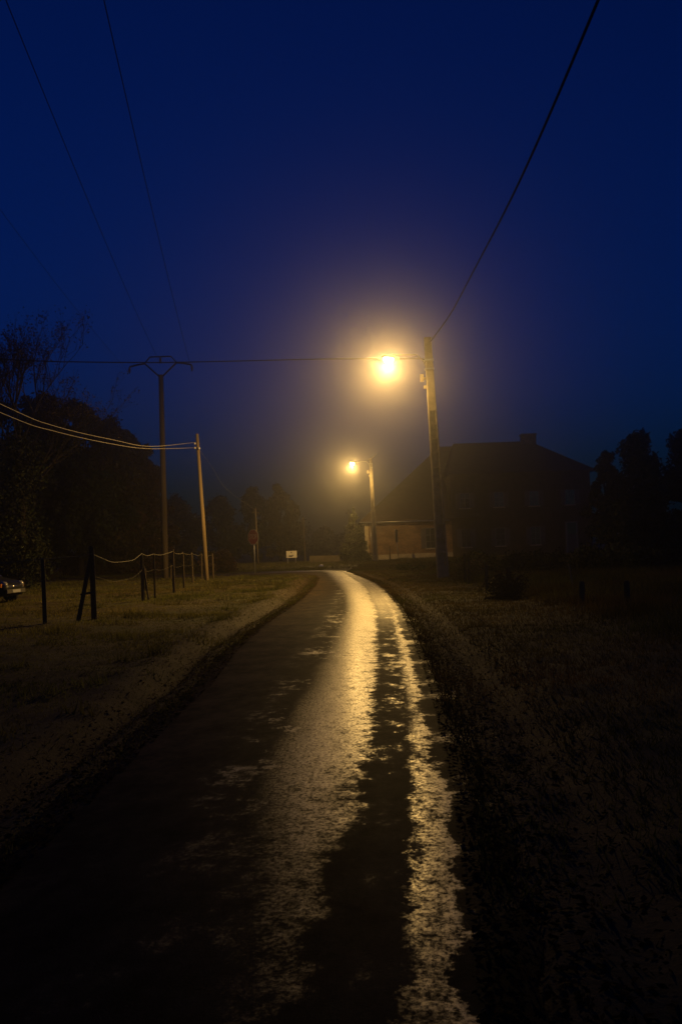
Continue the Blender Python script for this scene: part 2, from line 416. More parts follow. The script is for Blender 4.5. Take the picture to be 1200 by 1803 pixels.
def cross_strip():
    yy = np.linspace(58.0, 66.5, 14); nu = 30
    vs, uvs = [], []
    for y in yy:
        b = float(lerp(y, CROSS_R)); a = -60.0
        for k in range(nu):
            t = (k / (nu - 1)) ** 0.5; x = a + (b - a) * t
            vs.append((x, y, 0.006 + 0.002 * math.sin(x * 0.4))); uvs.append((0.8 + 1.2 * min(1, max(0, (-1.5 - x) * 0.16)) + 0.3 * math.sin(y), x + y * 0.2 + 40))
    fs = [(j * nu + k, j * nu + k + 1, (j + 1) * nu + k + 1, (j + 1) * nu + k) for j in range(len(yy) - 1) for k in range(nu - 1)]
    me = bpy.data.meshes.new('crossing_road'); me.from_pydata(vs, [], fs)
    u = me.uv_layers.new(name='lane')
    for lp in me.loops: u.data[lp.index].uv = uvs[lp.vertex_index]
    return me
o = link('crossing_road', cross_strip(), M['road']); tag(o, 'wet road crossing to the left at the end of the lane', 'road', kind='structure')

# ------------------------------------------------------------------ street lamps on concrete poles
def concrete_shaft(base, top, w0, w1, d0, d1, pockets):
    """rectangular tapering concrete pole; the front (-Y) face has a ladder of recessed pockets (z0, z1)"""
    base, top = Vector(base), Vector(top); L = top.z - base.z
    zs = sorted({0.0, L} | {z for q in pockets for z in q})
    mb = MB()
    def sec(z):
        t = z / L; c = base.lerp(top, t); w = (w0 + (w1 - w0) * t) / 2; d = (d0 + (d1 - d0) * t) / 2
        return c, w, d
    vs = []; K = 10
    for z in zs:
        c, w, d = sec(z); i = w * 0.66; r = d * 0.75; b = min(0.03, w * .15)
        for (x, y) in [(-w + b, -d), (-i, -d), (i, -d), (w - b, -d), (w, -d + b), (w, d), (-w, d), (-w, -d + b), (-i * 0.9, -d + r), (i * 0.9, -d + r)]:
            vs.append((c.x + x, c.y + y, c.z + z * 0 if False else base.z + z))
    fs = []
    pk = {(a, b) for a, b in pockets}
    for j in range(len(zs) - 1):
        a, b = j * K, (j + 1) * K
        for k in [(0, 1), (2, 3), (3, 4), (4, 5), (5, 6), (6, 7), (7, 0)]:
            fs.append((a + k[0], a + k[1], b + k[1], b + k[0]))
        if (zs[j], zs[j + 1]) in pk:
            fs += [(a + 1, a + 8, b + 8, b + 1), (a + 9, a + 2, b + 2, b + 9), (a + 8, a + 9, b + 9, b + 8), (a + 1, a + 2, a + 9, a + 8), (b + 1, b + 8, b + 9, b + 2)]
        else:
            fs.append((a + 1, a + 2, b + 2, b + 1))
    fs.append((0, 7, 6, 5, 4, 3, 2, 1)); e = (len(zs) - 1) * K
    fs.append(tuple(e + k for k in range(8)))
    mb.add(vs, fs)
    return mb

def street_lamp(name, label, base, lean, height, w0, w1, lamp, pockets, power, aim, stub=False):
    """base: foot of pole; lean: xy offset of the top; lamp: world position of the lit bowl"""
    t = thing(name, label, 'street lamp', base, group='lit street lamps along the lane')
    B = Vector(base)
    top = Vector((lean[0], lean[1], height))
    concrete_shaft((0, 0, -0.4), top, w0, w1, w0 * 0.72, w1 * 0.72, [(a + 0.4, b + 0.4) for a, b in pockets]).build('shaft', M['concrete'], t)
    lp = Vector(lamp) - B
    az = lp.z + 0.25
    pc = Vector((top.x * az / height, top.y * az / height, 0))
    side = (lp - pc); side.z = 0; sd = side.normalized()
    s0 = Vector((pc.x, pc.y, az - 0.55)) + sd * (w1 / 2)
    pts = [s0, s0 + sd * 0.12 + Vector((0, 0, .3)), s0 + sd * 0.45 + Vector((0, 0, 0.58)), Vector((lp.x, lp.y, lp.z + 0.24)) - sd * 0.55, Vector((lp.x, lp.y, lp.z + 0.22)) - sd * 0.2]
    MB().tube(pts, 0.03, 8).build('bracket_arm', M['steel'], t, True)
    for dz in (-0.62, -0.2):
        c = Vector((pc.x, pc.y, az + dz)); k = w1 / 2 + 0.045
        MB().box(c.x - k, c.x + k, c.y - k * 0.8, c.y + k * 0.8, c.z - 0.035, c.z + 0.035).build('clamp_band', M['steel'], t)
    # junction box and cleats on the shaft below the bracket
    c = Vector((top.x * (az - 1.2) / height, 0, az - 1.2))
    MB().box(c.x - w1 / 2 - 0.30, c.x - w1 / 2 - 0.14, -0.09, 0.09, c.z, c.z + 0.34).box(c.x - w1 / 2 - 0.14, c.x - w1 / 2 - 0.02, -0.03, 0.03, c.z + 0.1, c.z + 0.2).build('fuse_box', M['palestone'], t)
    MB().box(c.x - w1 / 2 - 0.16, c.x - w1 / 2 - 0.02, -0.05, 0.05, c.z - 0.33, c.z - 0.18).build('cleat', M['palestone'], t)
    # luminaire: flattened shell, lit bowl beneath
    ang = math.atan2(sd.y, sd.x)
    head = bpy.data.objects.new('lamp_head', None)
    shell = MB(); n = 14
    prof = [(-0.52, 0.05, 0.10), (-0.36, 0.10, 0.13), (-0.1, 0.16, 0.16), (0.15, 0.17, 0.15), (0.32, 0.12, 0.10), (0.38, 0.04, 0.05)]
    vs = []
    for (u, w, h) in prof:
        for k in range(n):
            a = PI * k / (n - 1); vs.append((u, w * math.cos(a), 0.06 + h * math.sin(a)))
    fs = [(j * n + k, j * n + k + 1, (j + 1) * n + k + 1, (j + 1) * n + k) for j in range(len(prof) - 1) for k in range(n - 1)]
    fs += [(j * n, (j + 1) * n, (j + 1) * n + n - 1, j * n + n - 1) for j in range(len(prof) - 1)]
    fs += [tuple(range(n)), tuple((len(prof) - 1) * n + k for k in range(n - 1, -1, -1))]
    shell.add(vs, fs)
    sh = shell.build('lamp_housing', M['steel'], t, True)
    sh.location = lp; sh.rotation_euler = (0, R(-6), ang)
    bw = MB(); vs = []; nr, ns = 7, 16
    for j in range(nr):
        a = (PI / 2) * j / (nr - 1); 
        for k in range(ns):
            w = 2 * PI * k / ns
            vs.append((0.25 * math.cos(a) * math.cos(w) + 0.02, 0.165 * math.cos(a) * math.sin(w), 0.045 - 0.23 * math.sin(a)))
    fs = [(j * ns + k, j * ns + (k + 1) % ns, (j + 1) * ns + (k + 1) % ns, (j + 1) * ns + k) for j in range(nr - 1) for k in range(ns)]
    bw.add(vs, fs)
    bowl = bw.build('lit_bowl', emit_mat('sodium_bowl', (1.0, 0.72, 0.34), 60.0), sh, True)
    ld = bpy.data.lights.new('sodium_light', 'POINT'); ld.energy = power; ld.color = LAMP_COLOR; ld.shadow_soft_size = 0.1
    # the luminaire's own light distribution (cut off above the horizontal, widest throw near 60 degrees)
    ld.use_nodes = True; ln, ll = ld.node_tree.nodes, ld.node_tree.links
    tc = ln.new('ShaderNodeTexCoord'); sp = ln.new('ShaderNodeSeparateXYZ'); ll.new(tc.outputs['Normal'], sp.inputs[0])
    mr = ln.new('ShaderNodeMapRange'); mr.inputs['From Min'].default_value = -1; mr.inputs['From Max'].default_value = 1; ll.new(sp.outputs['Z'], mr.inputs['Value'])
    cr = ln.new('ShaderNodeValToRGB'); el = cr.color_ramp.elements
    while len(el) > 1: el.remove(el[-1])
    for i, (deg, v) in enumerate(DISTRIBUTION):
        pos = (1 - math.cos(R(deg))) / 2
        e = el[0] if i == 0 else el.new(pos)
        e.position = pos; e.color = (v, v, v, 1)
    ll.new(mr.outputs['Result'], cr.inputs['Fac']); hs = ln.new('ShaderNodeMapRange'); hs.interpolation_type = 'SMOOTHSTEP'      # street side (-x) bright, house side (+x) shielded
    for k_, v_ in (('From Min', -0.45), ('From Max', 0.35), ('To Min', 1.25), ('To Max', 0.09 if not stub else 0.35)): hs.inputs[k_].default_value = v_
    ll.new(sp.outputs['X'], hs.inputs['Value'])
    mu = ln.new('ShaderNodeMath'); mu.operation = 'MULTIPLY'
    ll.new(cr.outputs['Color'], mu.inputs[0]); ll.new(hs.outputs['Result'], mu.inputs[1])
    ll.new(mu.outputs[0], ln['Emission'].inputs['Strength'])
    lo = bpy.data.objects.new('sodium_light', ld); C.objects.link(lo); lo.parent = t
    lo.location = lp + Vector((0, 0, -0.31))
    lo.rotation_euler = (0, R(aim), 0)
    if stub:
        MB().tube([top + Vector((-0.3, 0, -0.05)), top + Vector((0.1, 0, 0.05)), top + Vector((0.45, 0, 0.3)), top + Vector((0.65, 0, 0.55))], 0.035, 6).build('cable_hook', M['steel'], t, True)
    bpy.data.objects.remove(head)
    return t
pk = [(0.55 + 0.66 * k, 0.55 + 0.66 * k + 0.585) for k in range(11)]
lamp1 = street_lamp('street_lamp', 'tall concrete ladder-recessed pole with the larger, higher glowing lamp, right of the lane', (4.6, 41.95, gh(4.6, 41.95)), (-0.3, 0.0), 11.17, 0.54, 0.33,
                    (2.42, 41.25, 10.08), pk, LAMP_POWER[0], 4)
pk2 = [(0.55 + 0.66 * k, 0.55 + 0.66 * k + 0.585) for k in range(9)]
lamp2 = street_lamp('street_lamp', 'concrete pole with the smaller, farther glowing lamp in front of the brick wall', (3.43, 94.75, 0.0), (-0.15, 0.0), 10.7, 0.6, 0.26,
                    (1.33, 93.3, 10.12), pk2, LAMP_POWER[1], 4, stub=True)

# ------------------------------------------------------------------ other poles and wires
def cable(name, label, pts, rad, m, group=None, n=6, sub=8):
    P = [Vector(p) for p in pts]; out = []
    for i in range(len(P) - 1):                      # Catmull-Rom through the given points
        p0, p1, p2, p3 = P[max(i - 1, 0)], P[i], P[i + 1], P[min(i + 2, len(P) - 1)]
        for k in range(sub):
            t = k / sub
            out.append(0.5 * ((2 * p1) + (p2 - p0) * t + (2 * p0 - 5 * p1 + 4 * p2 - p3) * t * t + (3 * p1 - p0 - 3 * p2 + p3) * t ** 3))
    out.append(P[-1])
    o = MB().tube(out, rad, n).build(name, m, None, True)
    return tag(o, label, 'cable', group)

# wooden telephone pole in the pasture corner
t = thing('telephone_pole', 'lit slender wooden telephone pole behind the pasture fence', 'utility pole', (-7.55, 50.6, gh(-7.55, 50.6)))
MB().tube([(0, 0, -0.4), (-0.16, 0, 4), (-0.33, 0, 8.2)], [0.125, 0.11, 0.085], 12).build('shaft', M['polewood'], t, True)
for z in (7.65, 7.4):
    MB().tube([(-0.45, -0.02, z), (-0.2, -0.02, z)], 0.015, 6).build('hook', M['steel'], t)
    MB().tube([(-0.46, -0.06, z - .05), (-0.46, -0.06, z + .0), (-0.46, -0.06, z + .06)], [0.045, 0.055, 0.04], 8).build('insulator', M['glassw'], t, True)
MB().tube([(-0.22, -0.12, 7.3), (-0.22, -0.12, 7.36), (-0.22, -0.12, 7.44)], [0.05, 0.07, 0.04], 8).build('insulator', M['glassw'], t, True)
cable('telephone_cable', 'upper of two pale telephone cables sagging in from the left', [(-8.0, 50.6, 7.72), (-8.75, 42.3, 6.6), (-9.2, 37.2, 6.31), (-9.72, 31.3, 6.10), (-10.05, 27.0, 6.22), (-11.2, 14, 7.2), (-12.5, 0, 9)], 0.013, M['barecable'], 'telephone cables')
cable('telephone_cable', 'lower of two pale telephone cables sagging in from the left', [(-8.0, 50.6, 7.42), (-8.75, 42.0, 6.46), (-9.2, 37.0, 6.12), (-9.7, 31.2, 5.91), (-10.0, 26.8, 5.94), (-11.2, 14, 6.8), (-12.5, 0, 8.5)], 0.013, M['barecable'], 'telephone cables')

def far_pole(x, y, h, label):
    t = thing('telephone_pole', label, 'utility pole', (x, y, 0))
    MB().tube([(0, 0, -0.3), (-0.05, 0, h / 2), (-0.1, 0, h)], [0.12, 0.10, 0.08], 8).build('shaft', M['darkwood'], t, True)
    MB().box(-0.5, 0.3, -0.05, 0.05, h - 0.55, h - 0.45).build('crossarm', M['darkwood'], t)
far_pole(-9.3, 100, 6.2, 'faint distant pole just above the red stop sign')
far_pole(-4.6, 112, 5.6, 'faint distant pole above the white notice board')
far_pole(1.15, 132, 7.0, 'thin dark pole rising behind the pointed conifer')
cable('telephone_cable', 'thin wire sloping down right from the wooden telephone pole', [(-7.85, 50.6, 7.4), (-8.36, 60, 7.07), (-9.3, 75, 6.62), (-9.4, 100, 6.0)], 0.007, M['barecable'], 'telephone cables')

# high voltage pole with an arched crossarm
HX, HY, HT = -10.95, 56.5, 12.7
t = thing('power_line_pole', 'tall dark power pole with wide forked steel crossarm, left', 'utility pole', (HX, HY, gh(HX, HY)))
MB().tube([(-0.05, 0, -0.4), (-0.03, 0, 6), (0, 0, HT + .05)], [0.20, 0.175, 0.15], 12).build('shaft', M['darkwood'], t, True)
ca = MB()
for s_ in (-1, 1):
    ca.tube([(0.05 * s_, 0, HT - .1), (1.0 * s_, 0, HT + .8)], 0.055, 6)
    ca.tube([(1.0 * s_, 0, HT + .8), (0.66 * s_, 0, HT + 1.2)], 0.04, 6)
    ca.tube([(0.95 * s_, 0, HT + .8), (1.45 * s_, 0, HT + .73), (1.95 * s_, 0, HT + .62)], 0.055, 6)
ca.tube([(-0.66, 0, HT + 1.2), (0.66, 0, HT + 1.2)], 0.045, 6)
ca.build('crossarm', M['cable'], t, True)
for x, z in ((-1.95, HT + .62), (1.95, HT + .62), (0, HT + 1.17)):
    MB().tube([(x, 0, z), (x, 0, z - 0.12), (x, 0, z - 0.24), (x, 0, z - 0.42)], [0.03, 0.07, 0.07, 0.03], 8).build('insulator', M['darkwood'], t, True)
def hv(off, k):
    pts = []
    for y in np.linspace(HY, -15, 10):
        q = (HY - y) / HY
        pts.append((HX + off + k * (HY - y), y, (HT + .25 if off else HT + .75) - 2.6 * q * (1.12 - q)))
    return pts
cable('power_line', 'rightmost of the overhead power lines crossing the sky at upper left', hv(1.95, 0.122), 0.011, M['cable'], 'overhead power lines')
cable('power_line', 'middle of the overhead power lines crossing the sky at upper left', hv(0, 0.120), 0.011, M['cable'], 'overhead power lines')
cable('power_line', 'leftmost faint overhead power line at the far left edge', hv(-1.95, 0.10), 0.008, M['cable'], 'overhead power lines')
cable('bundled_cable', 'dark bundled cable running level from the concrete pole across to the left trees', [(4.25, 41.95, 10.2), (0, 40.9, 10.12), (-4.8, 40.4, 10.08), (-7.9, 40.0, 10.05), (-11.2, 39.3, 10.05), (-13.2, 38.8, 10.08), (-24, 37, 10.6)], 0.026, M['cable'], 'low voltage cables')
cable('bundled_cable', 'thick black cable slanting overhead from the concrete pole to the upper right', [(4.42, 41.95, 10.98), (4.62, 36, 10.72), (4.64, 30, 10.55), (4.63, 22, 10.36), (4.63, 15, 10.66), (4.6, 8, 11.2), (4.6, -4, 12.6)], 0.030, M['cable'], 'low voltage cables')

# ------------------------------------------------------------------ farmhouse
def farmhouse():
    t = thing('farmhouse', 'long dark farmhouse with hipped tiled roof and lit brick end, right', 'house', (0, 0, 0))
    # walls (the wing front is set 6 cm behind the main front)
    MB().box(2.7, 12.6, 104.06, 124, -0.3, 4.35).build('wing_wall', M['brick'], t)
    MB().box(12.6, 28.6, 104.0, 121, -0.3, 9.3).build('main_wall', mat('sooty_brick', (0.045, 0.03, 0.02), 0.95, 0.05, var=0.4, scale=1.5, bump=0.5, bscale=12), t)  # shade of the unlit main front is put into a darker brick colour
    pl = MB().box(2.62, 12.6, 103.98, 104.058, -0.2, 0.55).build('plinth', M['palestone'], t)
    MB().box(2.62, 3.05, 103.99, 104.058, 0.552, 4.3).build('corner_pier', M['palestone'], t)
    # roofs: thick shells with hips
    def hip(x0, x1, y0, y1, ze, ridge_x0, ridge_x1, yr, zr, th=0.16):
        lo = [(x0, y0, ze), (x1, y0, ze), (x1, y1, ze), (x0, y1, ze), (ridge_x0, yr, zr), (ridge_x1, yr, zr)]
        mb = MB()
        up = [(a, b, c + th) for a, b, c in lo]
        fs = lambda o: [(0 + o, 1 + o, 5 + o, 4 + o), (1 + o, 2 + o, 5 + o), (2 + o, 3 + o, 4 + o, 5 + o), (3 + o, 0 + o, 4 + o)]
        mb.add(lo + up, fs(0) + fs(6) + [(0, 1, 7, 6), (1, 2, 8, 7), (2, 3, 9, 8), (3, 0, 6, 9)])
        return mb
    rf = hip(2.15, 16.0, 103.5, 125, 4.32, 12.6, 14.5, 114, 13.6).build('roof', M['roof'], t)
    r2 = hip(12.3, 29.2, 103.45, 121.5, 9.28, 14.2, 23.6, 112.4, 13.75).build('roof', M['roof'], t)
    MB().tube([(2.1, 103.42, 4.28), (12.3, 103.42, 4.22)], 0.07, 8).build('gutter', M['steel'], rf, True)
    MB().tube([(3.3, 103.85, 4.2), (3.3, 103.85, 0.2)], 0.045, 8).build('downpipe', M['steel'], rf, True)
    MB().box(22.6, 24.3, 111.5, 112.9, 12.4, 14.55).box(22.5, 24.4, 111.4, 113.0, 14.552, 14.75).build('chimney', M['brick'], r2)
    def window(x, z0, z1, w, y, open_sh=True):
        wd = MB().box(x - w / 2, x + w / 2, y - 0.03, y + 0.05, z0, z1).build('window', M['glass'], t)
        fr = MB(); b = 0.07
        fr.box(x - w / 2 - b, x - w / 2, y - 0.08, y + .04, z0 - b, z1 + b).box(x + w / 2, x + w / 2 + b, y - 0.08, y + .04, z0 - b, z1 + b)
        fr.box(x - w / 2, x + w / 2, y - 0.08, y + .04, z1, z1 + b).box(x - w / 2, x + w / 2, y - 0.08, y + .04, z0 - b, z0)
        fr.box(x - 0.03, x + 0.03, y - 0.07, y - 0.031, z0, z1)
        for k in (1, 2): fr.box(x - w / 2, x + w / 2, y - 0.06, y - 0.031, z0 + (z1 - z0) * k / 3 - .02, z0 + (z1 - z0) * k / 3 + .02)
        fr.build('window_frame', M['frame'], wd)
        MB().box(x - w / 2 - 0.18, x + w / 2 + 0.18, y - 0.16, y + .03, z0 - b - 0.1, z0 - b - .002).build('window_sill', M['palestone'], wd)
        for s in (-1, 1):
            a = x + s * (w / 2 + b + 0.012); c = a + s * w * 0.5
            m_ = MB().box(min(a, c), max(a, c), y - 0.10, y - 0.055, z0 - .05, z1 + .05)
            m_.build('shutter', M['shutter'], wd)
    window(10.1, 1.15, 3.35, 1.0, 104.06)
    for x in (14.2, 18.1, 22.1): window(x, 1.15, 3.1, 1.0, 104.0)
    for x in (14.2, 18.1, 22.1, 26.2): window(x, 5.6, 7.2, 1.0, 104.0)
    d = MB().box(25.75, 26.75, 103.94, 104.05, 0.1, 2.15).build('door', M['shutter'], t)
    MB().box(25.55, 25.748, 103.9, 104.05, 0, 3.6).box(26.752, 26.95, 103.9, 104.05, 0, 3.6).box(25.748, 26.752, 103.9, 104.05, 3.45, 3.6).build('door_frame', M['frame'], d)
    MB().box(25.75, 26.75, 103.96, 104.05, 2.152, 3.448).build('transom_pane', M['glass'], d)
    return t
farmhouse()

# ------------------------------------------------------------------ signs
def stop_sign():
    t = thing('stop_sign', 'red octagonal stop sign on a post at the lane end', 'road sign', (-5.83, 60.4, gh(-5.83, 60.4)), R(-42))
    MB().tube([(0.02, 0, -0.3), (0, 0, 1.5), (-0.02, 0, 3.0)], 0.04, 8).build('post', M['steel'], t, True)
    oc = lambda r: [(r * math.cos(PI / 8 + k * PI / 4), 2.52 + r * math.sin(PI / 8 + k * PI / 4)) for k in range(8)]
    pl = MB().prism(oc(0.54), 'y', -0.075, -0.045).build('sign_plate', M['white'], t)
    MB().prism(oc(0.49), 'y', -0.079, -0.0755).build('red_face', M['red'], pl)
    cu = bpy.data.curves.new('stop_text', 'FONT'); cu.body = 'STOP'; cu.size = 0.36; cu.align_x = 'CENTER'; cu.align_y = 'CENTER'; cu.extrude = 0.002; cu.offset = 0.006
    to = bpy.data.objects.new('stop_text', cu); C.objects.link(to)
    dg = bpy.context.evaluated_depsgraph_get(); me = bpy.data.meshes.new_from_object(to.evaluated_get(dg)); bpy.data.objects.remove(to)
    me.materials.clear()
    lo = link('lettering', me, M['white'], pl); lo.location = (0, -0.083, 2.52); lo.rotation_euler = (R(90), 0, 0); lo.scale = (0.85, 1.25, 1)
stop_sign()

t = thing('road_sign', 'dark road sign seen edge-on on a thin leaning post before the brick wall', 'road sign', (6.2, 100.5, 0), R(72))
MB().tube([(0, 0, -0.3), (0, 0.15, 1.7), (0, 0.33, 3.35)], 0.04, 8).build('post', M['steel'], t, True)
MB().prism([(-0.55, 1.95), (0.0, 1.85), (0.55, 1.95), (0.55, 3.2), (0, 3.35), (-0.55, 3.2)], 'y', 0.16, 0.2).build('sign_plate', M['dark'], t)
t = thing('marker_post', 'short dark post standing left of the edge-on road sign', 'post', (5.25, 101.0, 0))
MB().tube([(0, 0, -0.2), (0, 0, 1.35), (0, 0, 1.55)], [0.08, 0.075, 0.05], 8).build('shaft', M['darkwood'], t, True)

t = thing('notice_board', 'small white notice board on two legs beyond the junction', 'notice board', (-5.42, 97, 0), R(8))
for x in (-0.42, 0.42): MB().box(x - 0.03, x + 0.03, 0.0, 0.06, -0.2, 1.25).build('leg', M['steel'], t)
pb = MB().box(-0.56, 0.56, -0.04, -0.002, 0.62, 1.36).build('board', mat('enamel_white', (0.5, 0.47, 0.38), 0.35, 0.5, var=0.1), t)
MB().box(-0.08, 0.06, -0.046, -0.0405, 1.12, 1.26).build('printed_mark', M['dark'], pb)
MB().box(-0.3, 0.1, -0.046, -0.0405, 0.74, 0.88).box(0.1, 0.22, -0.046, -0.0405, 0.86, 0.93).build('printed_mark', M['dark'], pb)

o = MB().prism([(-3.5, -.1), (-0.3, -.1), (-0.3, 0.70), (-1.3, 0.74), (-2.4, 0.73), (-3.5, 0.77)], 'y', 97, 97.3).build('low_wall', mat('weathered_wall', (0.10, 0.08, 0.045), 0.9, 0.1, var=0.4, scale=2, bump=0.4))
tag(o, 'low pale wall beyond the junction, left of the conifer', 'wall')
bm = bmesh.new(); bmesh.ops.create_icosphere(bm, subdivisions=2, radius=0.14)  # white blob added for a small bright spot of unknown origin
for v in bm.verts: v.co = Vector((v.co.x * 1.4, v.co.y, v.co.z * 0.8)) * (1 + 0.15 * math.sin(v.co.x * 30 + v.co.z * 20))
me = bpy.data.meshes.new('stone'); bm.to_mesh(me); bm.free()
o = link('stone', me, M['whitestone']); o.location = (-1.75, 74.5, 0.12); tag(o, 'small white stone lying on the far side of the junction', 'stone')

# ------------------------------------------------------------------ fences
def post(fx, fy, top, w, parent, h):
    """tapering round post with an uneven chamfered head; base at fx, fy"""
    b = gh(fx, fy)
    dx, dy = rnd.uniform(-.03, .03) + top[0], rnd.uniform(-.05, .05) + top[1]
    mb = MB().tube([(fx, fy, b - 0.3), (fx + dx * .5, fy + dy * .5, b + h * .5), (fx + dx, fy + dy, b + h - 0.04), (fx + dx * 1.02, fy + dy, b + h)], [w, w * .95, w * .9, w * .6], 7)
    return mb.build('post', M['wood'], parent)
fl = thing('pasture_fence', 'wooden post and tape fence round the pasture on the left', 'fence')
LP = [(-7.21, 22.0, 1.57, .055), (-6.30, 23.0, 1.85, .075), (-6.81, 31.0, 1.62, .065), (-6.77, 32.7, 1.58, .04), (-6.65, 35.8, 1.72, .06), (-7.2, 41.2, 1.6, .05), (-7.6, 46.1, 1.6, .05), (-7.75, 50.0, 1.5, .05), (-7.6, 53.4, 1.5, .06), (-8.57, 39.5, 1.0, .035), (-10.4, 55.1, 0.9, .05), (-11.3, 58, 0.9, .05)]
for x, y, h, w in LP: post(x, y, (0, 0), w, fl, h)
b = gh(-6.62, 22.6)
MB().tube([(-6.66, 22.7, b - 0.2), (-6.34, 22.9, b + 1.55)], [0.06, 0.05], 7).build('brace', M['wood'], fl)
MB().tube([(-6.56, 22.75, b + 0.66), (-6.28, 22.95, b + 0.70)], 0.03, 6).build('brace', M['wood'], fl)
b = gh(-6.6, 31.4)
MB().tube([(-6.62, 31.0, b - 0.1), (-6.78, 31.0, b + 1.2)], 0.03, 6).build('brace', M['wood'], fl)
def tape(pts, rad, parent):
    out = []
    for i in range(len(pts) - 1):
        a, c = Vector(pts[i]), Vector(pts[i + 1]); s = 0.012 * (c - a).length + 0.03
        for k in range(8):
            t_ = k / 8; q = a.lerp(c, t_); q.z -= s * 4 * t_ * (1 - t_) + 0.012 * math.sin(9 * t_ + i); out.append(q)
    out.append(Vector(pts[-1]))
    MB().tube(out, rad, 5).build('tape', M['wire'], parent, True)
top = [(-12.0, 21.6, 1.45), (-7.21, 21.94, 1.58), (-6.30, 22.92, 1.66), (-6.6, 27.2, 1.38), (-6.81, 30.92, 1.6), (-6.77, 32.64, 1.57), (-6.65, 35.73, 1.66), (-7.2, 41.13, 1.6), (-7.6, 46.03, 1.55), (-7.75, 49.9, 1.45), (-7.6, 53.3, 1.4)]
tape(top, 0.010, fl)
tape([(x, y + 0.03, z - 0.55) for x, y, z in top], 0.003, fl)
fr = thing('field_fence', 'low dark posts and stakes along the rough field edge on the right', 'fence')
RP = [(4.75, 35.6, 1.15, .06), (4.72, 34.3, 1.0, .05), (4.69, 29.9, 0.85, .06), (4.80, 26.6, 0.85, .075), (5.72, 22.0, 0.55, .075), (6.5, 21.0, 0.55, .075)]
for x, y, h, w in RP: post(x, y, (0.02, 0), w, fr, h)
o = MB().tube([(7.96, 31.65, gh(7.96, 31.65) - 0.2), (7.83, 31.65, 0.75)], [0.03, 0.022], 6).build('stake', M['polewood']); tag(o, 'thin pale stake leaning left in the rough grass on the right', 'stake')

